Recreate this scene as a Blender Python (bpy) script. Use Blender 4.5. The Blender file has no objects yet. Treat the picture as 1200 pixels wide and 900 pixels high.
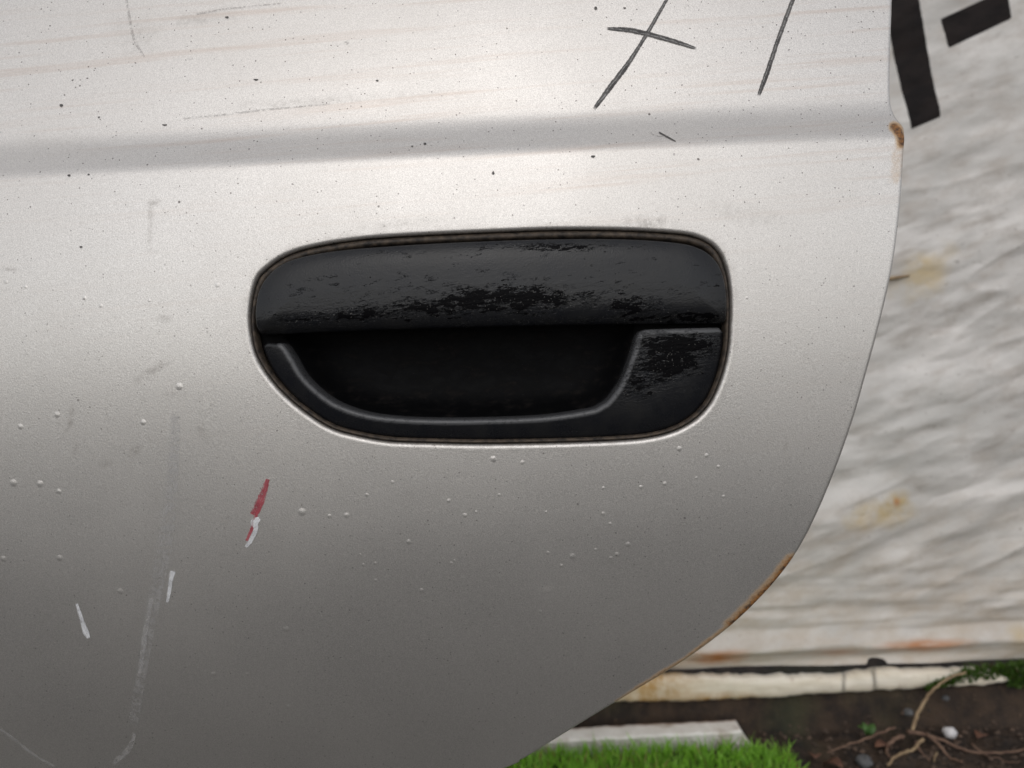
import bpy, math, random
import numpy as np
from mathutils import Vector, Matrix

random.seed(7)
RNG = np.random.default_rng(11)
R = math.radians
sc = bpy.context.scene
COL = sc.collection

# ------------------------------------------------------------------ camera
CAM_H, PITCH, ROLL, FPX = 0.60, R(5.0), R(1.8), 873.0
CAM = np.array([0.0, 0.0, CAM_H])
FWD = np.array([0.0, math.cos(PITCH), -math.sin(PITCH)])
_r0, _u0 = np.array([1.0, 0, 0]), np.array([0.0, math.sin(PITCH), math.cos(PITCH)])
RGT = _r0 * math.cos(ROLL) - _u0 * math.sin(ROLL)
UPV = _u0 * math.cos(ROLL) + _r0 * math.sin(ROLL)
cam = bpy.data.cameras.new('camera')
cam.lens, cam.sensor_width, cam.sensor_fit = FPX / 1200 * 36, 36, 'HORIZONTAL'
cam.clip_start, cam.clip_end = 0.01, 500
cam.dof.use_dof, cam.dof.focus_distance, cam.dof.aperture_fstop = True, 0.322, 11.5
camo = bpy.data.objects.new('camera', cam)
COL.objects.link(camo)
camo.matrix_world = Matrix(((RGT[0], UPV[0], -FWD[0], CAM[0]), (RGT[1], UPV[1], -FWD[1], CAM[1]),
                            (RGT[2], UPV[2], -FWD[2], CAM[2]), (0, 0, 0, 1)))
sc.camera = camo

# ------------------------------------------------------------------ sky, sun, exposure
SUN_EL, SUN_AZ = 42, 184           # hazy sun behind and above the viewer
W = bpy.data.worlds.new('World')
sc.world = W
W.use_nodes = True
wn = W.node_tree
for n in list(wn.nodes):
    wn.nodes.remove(n)
sky = wn.nodes.new('ShaderNodeTexSky')
sky.sky_type = 'NISHITA'
sky.sun_disc = False
sky.sun_elevation, sky.sun_rotation = R(SUN_EL), R(SUN_AZ)
sky.dust_density, sky.air_density, sky.ozone_density = 1.6, 1.0, 1.0
hs = wn.nodes.new('ShaderNodeHueSaturation')
hs.inputs['Saturation'].default_value = 0.24
bg = wn.nodes.new('ShaderNodeBackground')
bg.inputs['Strength'].default_value = 0.138
wo = wn.nodes.new('ShaderNodeOutputWorld')
wn.links.new(sky.outputs[0], hs.inputs['Color'])
wn.links.new(hs.outputs[0], bg.inputs['Color'])
wn.links.new(bg.outputs[0], wo.inputs['Surface'])
sun = bpy.data.lights.new('sun', 'SUN')
sun.energy, sun.angle, sun.color = 0.6, R(150), (1.0, 0.975, 0.955)
suno = bpy.data.objects.new('sun', sun)
COL.objects.link(suno)
sd = Vector((math.sin(R(SUN_AZ)) * math.cos(R(SUN_EL)), math.cos(R(SUN_AZ)) * math.cos(R(SUN_EL)), math.sin(R(SUN_EL))))
suno.rotation_euler = sd.to_track_quat('Z', 'Y').to_euler()
sc.view_settings.view_transform = 'Standard'
sc.view_settings.look = 'None'
sc.view_settings.exposure = 0.0
sc.view_settings.gamma = 1.0
sc.view_settings.use_curve_mapping = False

# ------------------------------------------------------------------ maths helpers
def ray(px, py):
    px, py = np.asarray(px, float), np.asarray(py, float)
    return FWD + RGT * ((px - 600) / FPX)[..., None] - UPV * ((py - 450) / FPX)[..., None]

def at_y(px, py, Y):                       # photo point -> point of the plane Y = const
    d = ray(px, py)
    return CAM + d * (Y / d[..., 1])[..., None]

def at_z(px, py, Z):                       # photo point -> point of the plane Z = const
    d = ray(px, py)
    return CAM + d * ((Z - CAM_H) / d[..., 2])[..., None]

def proj(P):
    q = P - CAM
    w = q @ FWD
    return 600 + FPX * (q @ RGT) / w, 450 - FPX * (q @ UPV) / w

def sstep(a, b, x):
    t = np.clip((x - a) / (b - a), 0, 1)
    return t * t * (3 - 2 * t)

_LAT = RNG.random((256, 256))
def vnoise(x, y):
    xi, yi = np.floor(x).astype(int), np.floor(y).astype(int)
    fx, fy = x - xi, y - yi
    fx, fy = fx * fx * (3 - 2 * fx), fy * fy * (3 - 2 * fy)
    a = _LAT[xi % 256, yi % 256]; b = _LAT[(xi + 1) % 256, yi % 256]
    c = _LAT[xi % 256, (yi + 1) % 256]; d = _LAT[(xi + 1) % 256, (yi + 1) % 256]
    return (a * (1 - fx) + b * fx) * (1 - fy) + (c * (1 - fx) + d * fx) * fy

def fbm(x, y, oct=4, gain=0.5):
    s, a, t = 0, 1.0, 0
    for k in range(oct):
        s = s + a * vnoise(x * 2 ** k + 17.3 * k, y * 2 ** k + 9.1 * k)
        t += a
        a *= gain
    return s / t

def catmull(P, n=10, closed=False):
    P = np.asarray(P, float)
    m = len(P)
    out = []
    for i in range(m if closed else m - 1):
        if closed:
            p0, p1, p2, p3 = P[(i - 1) % m], P[i], P[(i + 1) % m], P[(i + 2) % m]
        else:
            p0, p1, p2, p3 = P[max(i - 1, 0)], P[i], P[i + 1], P[min(i + 2, m - 1)]
        for k in range(n):
            t = k / n
            out.append(0.5 * (2 * p1 + (p2 - p0) * t + (2 * p0 - 5 * p1 + 4 * p2 - p3) * t * t
                              + (3 * p1 - p0 - 3 * p2 + p3) * t ** 3))
    if not closed:
        out.append(P[-1])
    return np.array(out)

def resample(C, n):
    D = np.vstack([C, C[:1]])
    s = np.r_[0, np.cumsum(np.linalg.norm(np.diff(D, axis=0), axis=1))]
    t = np.linspace(0, s[-1], n, endpoint=False)
    return np.stack([np.interp(t, s, D[:, i]) for i in range(D.shape[1])], 1)

def sdf_poly(P, C):                        # signed distance of points to a closed outline, negative inside
    A, B = C, np.roll(C, -1, axis=0)
    out = np.empty(len(P))
    for i in range(0, len(P), 20000):
        p = P[i:i + 20000]
        d2 = np.full(len(p), 1e9)
        ins = np.zeros(len(p), bool)
        for a, b in zip(A, B):
            ab = b - a
            t = np.clip(((p[:, 0] - a[0]) * ab[0] + (p[:, 1] - a[1]) * ab[1]) / max(ab @ ab, 1e-18), 0, 1)
            dx, dy = p[:, 0] - a[0] - ab[0] * t, p[:, 1] - a[1] - ab[1] * t
            d2 = np.minimum(d2, dx * dx + dy * dy)
            if a[1] != b[1]:
                c = (a[1] > p[:, 1]) != (b[1] > p[:, 1])
                ins ^= c & (p[:, 0] < (b[0] - a[0]) * (p[:, 1] - a[1]) / (b[1] - a[1]) + a[0])
        d = np.sqrt(d2)
        out[i:i + 20000] = np.where(ins, -d, d)
    return out

def clip_sheet(xs, zs, f, depth, rings=()):
    """grid sheet y = depth(x, z) kept where f < 0, its cut edge rolled over through the given (out, back) rings"""
    X, Z = np.meshgrid(xs, zs, indexing='ij')
    nx, nz = X.shape
    G = np.stack([X.ravel(), Z.ravel()], 1)
    F = f(G)
    F = np.where(np.abs(F) < 1e-7, 1e-7, F)
    idx = np.arange(nx * nz).reshape(nx, nz)
    c = np.stack([idx[:-1, :-1], idx[1:, :-1], idx[1:, 1:], idx[:-1, 1:]], -1).reshape(-1, 4)
    neg = F[c] < 0
    cnt = neg.sum(1)
    quads = [tuple(q) for q in c[cnt == 4].tolist()]
    extra, emap, polys, segs = [], {}, [], {}
    def cross(a, b):
        k = (a, b) if a < b else (b, a)
        if k not in emap:
            t = F[k[0]] / (F[k[0]] - F[k[1]])
            t = min(max(t, 0.02), 0.98)
            emap[k] = nx * nz + len(extra)
            extra.append(G[k[0]] * (1 - t) + G[k[1]] * t)
        return emap[k]
    for q in c[(cnt > 0) & (cnt < 4)].tolist():
        poly, cr = [], []
        for i in range(4):
            a, b = q[i], q[(i + 1) % 4]
            if F[a] < 0:
                poly.append(a)
            if (F[a] < 0) != (F[b] < 0):
                v = cross(a, b)
                poly.append(v)
                cr.append((v, F[a] < 0))
        polys.append(tuple(poly))
        if len(cr) == 2:                   # exit -> entry in polygon order
            s = cr[0][0] if cr[0][1] else cr[1][0]
            e = cr[1][0] if cr[0][1] else cr[0][0]
            segs[s] = e
    P2 = np.vstack([G, np.array(extra).reshape(-1, 2)])
    faces = quads + polys
    used = np.zeros(len(P2), bool)
    for fc in faces:
        for v in fc:
            used[v] = True
    remap = np.cumsum(used) - 1
    faces = [tuple(int(remap[v]) for v in fc) for fc in faces]
    segs = {int(remap[a]): int(remap[b]) for a, b in segs.items()}
    P2 = P2[used]
    Y = depth(P2)
    V = [np.stack([P2[:, 0], Y, P2[:, 1]], 1)]
    nv = len(P2)
    if len(rings):
        ks = np.array(sorted(segs))
        pos = {int(k): i for i, k in enumerate(ks)}
        B = P2[ks]
        e = 2e-4
        gx = f(B + [e, 0]) - f(B - [e, 0]); gz = f(B + [0, e]) - f(B - [0, e])
        l = np.hypot(gx, gz) + 1e-12
        gx, gz = gx / l, gz / l
        dyx = (depth(B + [e, 0]) - depth(B - [e, 0])) / (2 * e)
        dyz = (depth(B + [0, e]) - depth(B - [0, e])) / (2 * e)
        T = np.stack([gx, np.clip(dyx * gx + dyz * gz, -1, 1), gz], 1)
        T /= np.linalg.norm(T, axis=1)[:, None]
        base = V[0][ks]
        prev = {int(k): int(k) for k in ks}
        for (o, b) in rings:
            V.append(base + T * o + np.array([0, 1.0, 0]) * b)
            cur = {int(k): nv + pos[int(k)] for k in ks}
            nv += len(ks)
            for a, b2 in segs.items():
                if b2 in cur:
                    faces.append((prev[b2], prev[a], cur[a], cur[b2]))
            prev = cur
    return np.vstack(V), faces

def roll(r, back=0.0, n=6, amax=90):
    out = []
    for k in range(1, n + 1):
        a = R(amax) * k / n
        out.append((r * math.sin(a), r * (1 - math.cos(a))))
    if back:
        out.append((out[-1][0], out[-1][1] + back))
    return out

# ------------------------------------------------------------------ object helpers
def mesh(name, V, faces, mat, parent=None, smooth=True, attrs=None):
    org = np.zeros(3)
    if parent is not None:
        p = parent
        while p is not None:
            org += np.array(p.location)
            p = p.parent
    me = bpy.data.meshes.new(name)
    me.from_pydata((np.asarray(V) - org).tolist(), [], faces)
    me.validate()
    if smooth:
        me.polygons.foreach_set('use_smooth', [True] * len(me.polygons))
    if attrs:
        for k, a in attrs.items():
            at = me.attributes.new(k, 'FLOAT', 'POINT')
            at.data.foreach_set('value', np.asarray(a, np.float32))
    me.materials.append(mat)
    me.update()
    o = bpy.data.objects.new(name, me)
    COL.objects.link(o)
    o.parent = parent
    return o

def tag(o, label=None, cat=None, group=None, kind=None):
    for k, v in (('label', label), ('category', cat), ('group', group), ('kind', kind)):
        if v:
            o[k] = v
    return o

def empty(name, loc):
    o = bpy.data.objects.new(name, None)
    o.location = loc
    COL.objects.link(o)
    return o

# ------------------------------------------------------------------ node helpers
class NT:
    def __init__(s, name):
        s.m = bpy.data.materials.new(name)
        s.m.use_nodes = True
        s.t = s.m.node_tree
        for n in list(s.t.nodes):
            s.t.nodes.remove(n)
        s.out = s.t.nodes.new('ShaderNodeOutputMaterial')
        s.tc = s.t.nodes.new('ShaderNodeTexCoord').outputs['Object']
    def put(s, sock, v):
        if isinstance(v, bpy.types.NodeSocket):
            s.t.links.new(v, sock)
        elif isinstance(v, tuple) and len(v) == 3 and sock.type == 'RGBA':
            sock.default_value = (*v, 1)
        else:
            sock.default_value = v
    def math(s, op, a, b=0.0, c=None, clamp=False):
        n = s.t.nodes.new('ShaderNodeMath')
        n.operation = op
        n.use_clamp = clamp
        s.put(n.inputs[0], a); s.put(n.inputs[1], b)
        if c is not None:
            s.put(n.inputs[2], c)
        return n.outputs[0]
    def scale(s, v, sx, sy, sz):
        n = s.t.nodes.new('ShaderNodeMapping')
        s.put(n.inputs['Vector'], v)
        n.inputs['Scale'].default_value = (sx, sy, sz)
        return n.outputs[0]
    def rot(s, v, rx, ry, rz):
        n = s.t.nodes.new('ShaderNodeMapping')
        s.put(n.inputs['Vector'], v)
        n.inputs['Rotation'].default_value = (rx, ry, rz)
        return n.outputs[0]
    def noise(s, v, scale, detail=3.0, rough=0.5, dist=0.0, col=False):
        n = s.t.nodes.new('ShaderNodeTexNoise')
        s.put(n.inputs['Vector'], v)
        n.inputs['Scale'].default_value = scale
        n.inputs['Detail'].default_value = detail
        n.inputs['Roughness'].default_value = rough
        n.inputs['Distortion'].default_value = dist
        return n.outputs['Color' if col else 'Fac']
    def voro(s, v, scale, feature='F1', out='Distance', rnd=1.0):
        n = s.t.nodes.new('ShaderNodeTexVoronoi')
        n.feature = feature
        s.put(n.inputs['Vector'], v)
        n.inputs['Scale'].default_value = scale
        n.inputs['Randomness'].default_value = rnd
        return n.outputs[out]
    def ss(s, v, a, b, lo=0.0, hi=1.0):
        n = s.t.nodes.new('ShaderNodeMapRange')
        n.interpolation_type = 'SMOOTHSTEP'
        s.put(n.inputs['Value'], v)
        n.inputs['From Min'].default_value = a; n.inputs['From Max'].default_value = b
        n.inputs['To Min'].default_value = lo; n.inputs['To Max'].default_value = hi
        return n.outputs['Result']
    def mix(s, f, a, b, mode='MIX'):
        n = s.t.nodes.new('ShaderNodeMix')
        n.data_type = 'RGBA'
        n.blend_type = mode
        s.put(n.inputs[0], f)
        s.put(n.inputs[6], a); s.put(n.inputs[7], b)
        return n.outputs[2]
    def attr(s, name):
        n = s.t.nodes.new('ShaderNodeAttribute')
        n.attribute_name = name
        return n.outputs['Fac']
    def sep(s, v):
        n = s.t.nodes.new('ShaderNodeSeparateXYZ')
        s.put(n.inputs[0], v)
        return n.outputs
    def addv(s, a, b, k):
        n = s.t.nodes.new('ShaderNodeVectorMath')
        n.operation = 'MULTIPLY_ADD'
        s.put(n.inputs[0], b)
        n.inputs[1].default_value = (k, k, k)
        s.put(n.inputs[2], a)
        return n.outputs[0]
    def bump(s, h, dist, strength=1.0, prev=None):
        n = s.t.nodes.new('ShaderNodeBump')
        n.inputs['Distance'].default_value = dist
        s.put(n.inputs['Strength'], strength)
        s.put(n.inputs['Height'], h)
        if prev is not None:
            s.put(n.inputs['Normal'], prev)
        return n.outputs[0]
    def bsdf(s, **kw):
        n = s.t.nodes.new('ShaderNodeBsdfPrincipled')
        for k, v in kw.items():
            s.put(n.inputs[k.replace('_', ' ')], v)
        s.t.links.new(n.outputs[0], s.out.inputs['Surface'])
        return n

# ------------------------------------------------------------------ materials
def mat_paint():
    t = NT('silver_paint')
    v = t.tc
    flake = t.noise(v, 2600, 0, 0.6)
    grain = t.noise(v, 1600, 1, 0.5)
    broad = t.noise(v, 9, 4, 0.55)
    streak = t.noise(t.scale(t.rot(v, 0, R(3), 0), 7, 7, 260), 1.0, 3, 0.6)
    base = t.mix(t.ss(flake, 0.3, 0.7), (0.536, 0.512, 0.486), (0.692, 0.664, 0.632))
    base = t.mix(t.ss(broad, 0.35, 0.7, 0, 0.22), base, (0.60, 0.565, 0.525))
    top = t.attr('top')
    base = t.mix(t.math('MULTIPLY', t.ss(streak, 0.50, 0.78, 0, 0.55), top), base, (0.52, 0.43, 0.37))
    # grime: brown film, dark smudges
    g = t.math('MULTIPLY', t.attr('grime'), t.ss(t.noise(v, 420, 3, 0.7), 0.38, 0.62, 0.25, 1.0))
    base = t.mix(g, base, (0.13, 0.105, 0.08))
    # specks of road tar, two sizes
    vw = t.scale(t.addv(v, t.noise(v, 900, 1, 0.5, 0, True), 0.0006), 1, 0, 1)
    for sc_, thr, r0 in ((105, 0.84, 0.06), (290, 0.80, 0.11), (620, 0.78, 0.19)):
        d = t.voro(vw, sc_)
        rc = t.sep(d.node.outputs['Color'])
        keep = t.ss(rc[0], thr, thr + 0.02)
        rad = t.math('MULTIPLY', rc[1], r0)
        dot = t.math('MULTIPLY', t.math('LESS_THAN', d, rad), keep)
        base = t.mix(t.math('MULTIPLY', dot, t.math('MULTIPLY_ADD', top, 0.35, 0.5)), base, (0.075, 0.06, 0.055))
    # rust
    ru = t.attr('rust')
    rn = t.noise(v, 500, 4, 0.7)
    rm = t.ss(t.math('ADD', ru, t.math('MULTIPLY_ADD', rn, 0.6, -0.3)), 0.44, 0.90)
    rh = t.ss(t.math('ADD', ru, t.math('MULTIPLY_ADD', rn, 0.4, -0.2)), 0.12, 0.6, 0, 0.75)
    rc = t.mix(t.ss(t.noise(v, 380, 4, 0.7), 0.4, 0.62), (0.06, 0.028, 0.013), (0.27, 0.115, 0.028))
    base = t.mix(rh, base, (0.46, 0.27, 0.10))
    base = t.mix(rm, base, rc)
    met = t.math('MULTIPLY', t.math('SUBTRACT', 1.0, t.math('MAXIMUM', rm, g)), 0.88)
    met = t.math('MULTIPLY', met, t.math('SUBTRACT', 1.0, t.math('MULTIPLY', rh, 0.7)))
    rough = t.math('ADD', t.ss(broad, 0.3, 0.7, 0.40, 0.47), t.math('MULTIPLY', rm, 0.35))
    hgt = t.math('ADD', grain, t.math('MULTIPLY', t.math('MULTIPLY', rm, rn), 2.0))
    nb = t.bump(hgt, 0.00009, 0.65)
    t.bsdf(Base_Color=base, Metallic=met, Roughness=rough, Normal=nb, Coat_Weight=0.12, Coat_Roughness=0.3)
    return t.m

def mat_flap(name='flaking_black_paint'):
    t = NT(name)
    v = t.tc
    pe = t.attr('peel')
    sv = t.scale(t.rot(v, 0, R(5), 0), 1, 0.3, 3.4)
    wv = t.addv(sv, t.noise(sv, 240, 2, 0.6, 0, True), 0.0045)
    n1 = t.noise(wv, 170, 4, 0.60)
    n2 = t.noise(sv, 75, 3, 0.6)
    # flaked-off patches with hard edges
    fld = t.math('ADD', t.math('MULTIPLY', pe, 0.36), t.math('MULTIPLY_ADD', n2, 0.25, n1))
    peeled = t.ss(fld, 0.895, 0.903)
    edge_glint = t.math('MULTIPLY', t.ss(fld, 0.872, 0.888), t.math('SUBTRACT', 1.0, peeled))
    # open cracks: iso-lines of a stretched noise, so they run on and branch
    c1 = t.math('ABSOLUTE', t.math('SUBTRACT', t.noise(wv, 120, 4, 0.62), 0.5))
    cm = t.math('MULTIPLY', t.ss(c1, 0.006, 0.022, 1, 0), t.ss(t.math('MULTIPLY_ADD', pe, 0.6, n2), 0.78, 0.92))
    c2 = t.math('ABSOLUTE', t.math('SUBTRACT', t.noise(wv, 330, 3, 0.6), 0.48))
    cm2 = t.math('MULTIPLY', t.ss(c2, 0.004, 0.022, 1, 0), t.ss(t.math('MULTIPLY_ADD', pe, 0.55, t.noise(sv, 150, 2)), 0.68, 0.86, 0, 0.8))
    bad = t.math('MAXIMUM', peeled, t.math('MAXIMUM', cm, cm2))
    dust = t.noise(v, 55, 5, 0.65)
    col = t.mix(t.ss(dust, 0.3, 0.75), (0.006, 0.0066, 0.009), (0.014, 0.0138, 0.0142))
    col = t.mix(t.math('MULTIPLY', edge_glint, 0.6), col, (0.05, 0.048, 0.046))  # glint on the lifted flake edges, painted into the colour
    col = t.mix(bad, col, (0.0022, 0.002, 0.0026))
    col = t.mix(t.math('MULTIPLY', t.attr('ridge_light'), t.ss(t.noise(v, 500, 3, 0.7), 0.3, 0.5, 0.5, 1.0)), col, (0.085, 0.085, 0.088))  # highlight along the surround's inner ridge, painted as a paler colour
    fleck = t.math('MULTIPLY', t.ss(t.noise(v, 1400, 1), 0.70, 0.74), t.ss(pe, 0.15, 0.6))
    col = t.mix(t.math('MULTIPLY', fleck, 0.35), col, (0.28, 0.27, 0.25))
    rough = t.math('ADD', t.ss(dust, 0.3, 0.7, 0.17, 0.27), t.math('MULTIPLY', bad, 0.2))
    h = t.math('SUBTRACT', t.math('MULTIPLY_ADD', n1, t.math('MULTIPLY_ADD', pe, 0.5, 0.15), 1.0), bad)
    h = t.math('ADD', h, t.math('MULTIPLY', t.noise(v, 1500, 1), 0.12))
    nb = t.bump(h, 0.00055, 1.0)
    t.bsdf(Base_Color=col, Roughness=rough, Normal=nb, Specular_IOR_Level=t.math('MULTIPLY_ADD', bad, -0.27, 0.32))
    return t.m

def mat_plastic(name, c0, c1, r0, r1, spec=0.5, bump=0.25):
    t = NT(name)
    v = t.tc
    n = t.noise(t.scale(v, 1, 1, 2), 120, 5, 0.65)
    col = t.mix(t.ss(n, 0.5, 0.72), c0, c1)
    dust = t.ss(t.noise(v, 1900, 2), 0.72, 0.75)
    col = t.mix(t.math('MULTIPLY', dust, 0.12), col, (0.2, 0.19, 0.17))
    nb = t.bump(t.noise(v, 1300, 2), 0.0001, bump)
    t.bsdf(Base_Color=col, Roughness=t.ss(n, 0.3, 0.7, r0, r1), Normal=nb, Specular_IOR_Level=spec)
    return t.m

def mat_gasket():
    t = NT('dirty_rubber')
    v = t.tc
    n = t.noise(v, 300, 4, 0.65)
    col = t.mix(t.ss(n, 0.3, 0.7), (0.012, 0.009, 0.007), (0.085, 0.062, 0.043))
    t.bsdf(Base_Color=col, Roughness=0.7, Normal=t.bump(n, 0.0003, 0.5))
    return t.m

def mat_mark(name, c0, c1, dens, edge=0.75, met=0.0, grain=900, rough=0.6, core=False, streaky=0.05):
    """drawn or scraped mark: ragged along its length and at its sides; 'across' runs -1..1, 'along' 0..1"""
    t = NT(name)
    v = t.tc
    n = t.noise(v, grain, 4, 0.7)
    n2 = t.noise(v, grain * 0.25, 3, 0.6)
    ac = t.math('ABSOLUTE', t.attr('across'))
    e = t.math('SUBTRACT', 1.0, t.ss(t.math('ADD', ac, t.math('MULTIPLY_ADD', n, 0.9, -0.45)), edge - 0.12, edge + 0.1))
    al = t.attr('along')
    ends = t.math('MULTIPLY', t.ss(al, 0.0, 0.05), t.ss(al, 0.95, 1.0, 1, 0))
    body = t.ss(t.math('MULTIPLY_ADD', n2, 0.4, n), 0.70 - dens * 0.5, 0.92 - dens * 0.5)
    a = t.math('MULTIPLY', t.math('MULTIPLY', e, body), t.math('MULTIPLY_ADD', ends, 0.8, 0.2))
    cx = t.t.nodes.new('ShaderNodeCombineXYZ')
    t.put(cx.inputs[0], t.math('MULTIPLY', t.attr('across'), 4.5)); t.put(cx.inputs[1], t.math('MULTIPLY', al, 3.0))
    t.put(cx.inputs[2], t.math('MULTIPLY', n2, 0.6))
    a = t.math('MULTIPLY', a, t.ss(t.noise(cx.outputs[0], 1.6, 3, 0.7), 0.32, 0.50, streaky, 1.0))
    a = t.math('MULTIPLY', a, min(1.0, dens * 1.3))
    col = t.mix(t.ss(n2, 0.35, 0.65), c0, c1)
    if core:
        col = t.mix(t.math('MULTIPLY', t.ss(t.math('ABSOLUTE', t.math('ADD', t.attr('across'), t.math('MULTIPLY_ADD', n2, 1.6, -0.9))), 0.0, 0.28, 1, 0), t.ss(n, 0.35, 0.6)), col, (0.36, 0.35, 0.34))
    t.bsdf(Base_Color=col, Alpha=a, Roughness=rough, Metallic=met, Normal=t.bump(n, 0.0003, 0.4))
    return t.m

def mat_tarp():
    t = NT('dirty_white_vinyl')
    v = t.tc
    rv = t.rot(v, 0, R(18), 0)
    n1 = t.noise(t.scale(rv, 1, 1, 2.4), 6.5, 5, 0.6)
    n2 = t.noise(t.scale(rv, 1, 1, 2.0), 24, 4, 0.6)
    n3 = t.noise(t.scale(v, 1, 1, 1.3), 3.2, 3, 0.5)
    col = t.mix(t.ss(n1, 0.36, 0.66), (0.53, 0.505, 0.475), (0.73, 0.695, 0.66))
    col = t.mix(t.ss(n2, 0.42, 0.75, 0, 0.6), col, (0.43, 0.375, 0.325))
    col = t.mix(t.ss(n3, 0.4, 0.7, 0, 0.35), col, (0.62, 0.61, 0.575))
    specks = t.ss(t.noise(t.scale(v, 1, 1, 1.6), 90, 3, 0.6), 0.66, 0.74, 0, 0.45)
    col = t.mix(specks, col, (0.17, 0.14, 0.115))
    low = t.attr('low')
    col = t.mix(t.math('MULTIPLY', low, t.ss(n2, 0.25, 0.7, 0.25, 0.8)), col, (0.52, 0.42, 0.31))
    y = t.math('MULTIPLY', t.attr('yellow'), t.ss(t.noise(v, 45, 3), 0.3, 0.65, 0.3, 1))
    col = t.mix(y, col, (0.52, 0.36, 0.11))
    ru = t.math('MULTIPLY', t.attr('rust'), t.ss(t.noise(t.scale(v, 1, 1, 5), 30, 3), 0.3, 0.55, 0.55, 1))
    col = t.mix(ru, col, (0.46, 0.17, 0.04))
    # two printed bars of a black letter
    p = t.attr('print')
    ink = t.mix(t.ss(n2, 0.3, 0.7), (0.012, 0.010, 0.010), (0.022, 0.017, 0.016))
    col = t.mix(t.ss(p, 0.35, 0.65), col, ink)
    nb = t.bump(t.noise(t.scale(rv, 1, 1, 1.8), 30, 4, 0.6), 0.005, 0.30)
    t.bsdf(Base_Color=col, Roughness=t.ss(n1, 0.3, 0.7, 0.5, 0.65), Normal=nb, Specular_IOR_Level=t.ss(p, 0.35, 0.65, 0.35, 0.08))
    return t.m

def mat_batten():
    t = NT('stained_cream_wood')
    v = t.tc
    n = t.noise(t.scale(v, 1, 1, 8), 14, 4, 0.6)
    n2 = t.noise(v, 60, 4, 0.65)
    col = t.mix(t.ss(n, 0.3, 0.7), (0.70, 0.62, 0.49), (0.85, 0.78, 0.66))
    col = t.mix(t.ss(n2, 0.56, 0.78, 0, 0.5), col, (0.42, 0.30, 0.18))
    col = t.mix(t.math('MULTIPLY', t.attr('yellow'), t.ss(n2, 0.3, 0.6, 0.4, 1)), col, (0.47, 0.26, 0.07))
    col = t.mix(t.attr('crack'), col, (0.05, 0.035, 0.025))
    t.bsdf(Base_Color=col, Roughness=0.75, Normal=t.bump(n2, 0.003, 0.4))
    return t.m

def mat_slab():
    t = NT('grubby_white_stone')
    v = t.tc
    n = t.noise(v, 45, 5, 0.65)
    n2 = t.noise(t.scale(v, 1, 1, 0.5), 22, 4, 0.6)
    col = t.mix(t.ss(n, 0.3, 0.7), (0.72, 0.68, 0.62), (0.86, 0.83, 0.78))
    col = t.mix(t.ss(n2, 0.50, 0.72, 0, 0.7), col, (0.33, 0.24, 0.16))
    col = t.mix(t.math('MULTIPLY', t.attr('dirt'), t.ss(n, 0.25, 0.6, 0.3, 1)), col, (0.22, 0.11, 0.06))
    t.bsdf(Base_Color=col, Roughness=0.8, Normal=t.bump(n, 0.003, 0.5))
    return t.m

def mat_soil():
    t = NT('damp_soil')
    v = t.tc
    n = t.noise(v, 28, 6, 0.65)
    n2 = t.noise(v, 130, 4, 0.65)
    n3 = t.noise(v, 7, 3, 0.5)
    col = t.mix(t.ss(n, 0.32, 0.68), (0.014, 0.009, 0.0065), (0.056, 0.034, 0.020))
    col = t.mix(t.ss(n2, 0.6, 0.75, 0, 0.6), col, (0.15, 0.095, 0.06))
    col = t.mix(t.ss(n3, 0.52, 0.72, 0, 0.55), col, (0.035, 0.045, 0.018))
    col = t.mix(t.attr('yard'), col, t.mix(t.ss(n, 0.3, 0.7), (0.085, 0.082, 0.078), (0.15, 0.145, 0.138)))
    nb = t.bump(n2, 0.006, 0.7)
    t.bsdf(Base_Color=col, Roughness=0.85, Normal=nb)
    return t.m

def mat_simple(name, c0, c1, scale, rough=0.7, bump=0.3, dist=0.002, trans=0.0, **kw):
    t = NT(name)
    n = t.noise(t.tc, scale, 4, 0.6)
    col = t.mix(t.ss(n, 0.3, 0.7), c0, c1)
    t.bsdf(Base_Color=col, Roughness=rough, Normal=t.bump(n, dist, bump), **kw)
    return t.m

def mat_grass(name='grass_blade', k=1.0):
    t = NT(name)
    h, rn = t.attr('height'), t.attr('tone')
    col = t.mix(rn, (0.08, 0.23, 0.018), (0.20, 0.47, 0.035))
    col = t.mix(t.math('MULTIPLY', h, 0.5), col, (0.33, 0.62, 0.09))
    col = t.mix(t.ss(rn, 0.93, 0.96), col, (0.26, 0.22, 0.08))
    col = t.mix(1.0, col, (k, k * 0.9, k), 'MULTIPLY')
    b = t.bsdf(Base_Color=col, Roughness=0.5)
    tr = t.t.nodes.new('ShaderNodeBsdfTranslucent')
    t.put(tr.inputs['Color'], col)
    mx = t.t.nodes.new('ShaderNodeMixShader')
    mx.inputs[0].default_value = 0.5
    t.t.links.new(b.outputs[0], mx.inputs[1]); t.t.links.new(tr.outputs[0], mx.inputs[2])
    t.t.links.new(mx.outputs[0], t.out.inputs['Surface'])
    return t.m

M_PAINT, M_FLAP, M_GASKET, M_TARP = mat_paint(), mat_flap(), mat_gasket(), mat_tarp()
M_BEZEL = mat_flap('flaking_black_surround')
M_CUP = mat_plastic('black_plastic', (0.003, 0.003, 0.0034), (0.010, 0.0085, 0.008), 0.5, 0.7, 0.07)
M_INNER = mat_simple('primer_steel', (0.20, 0.195, 0.19), (0.28, 0.27, 0.265), 20, 0.6)
M_SOIL, M_GRASS, M_SLAB, M_BATTEN = mat_soil(), mat_grass('grass_blade', 1.5), mat_slab(), mat_batten()

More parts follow.
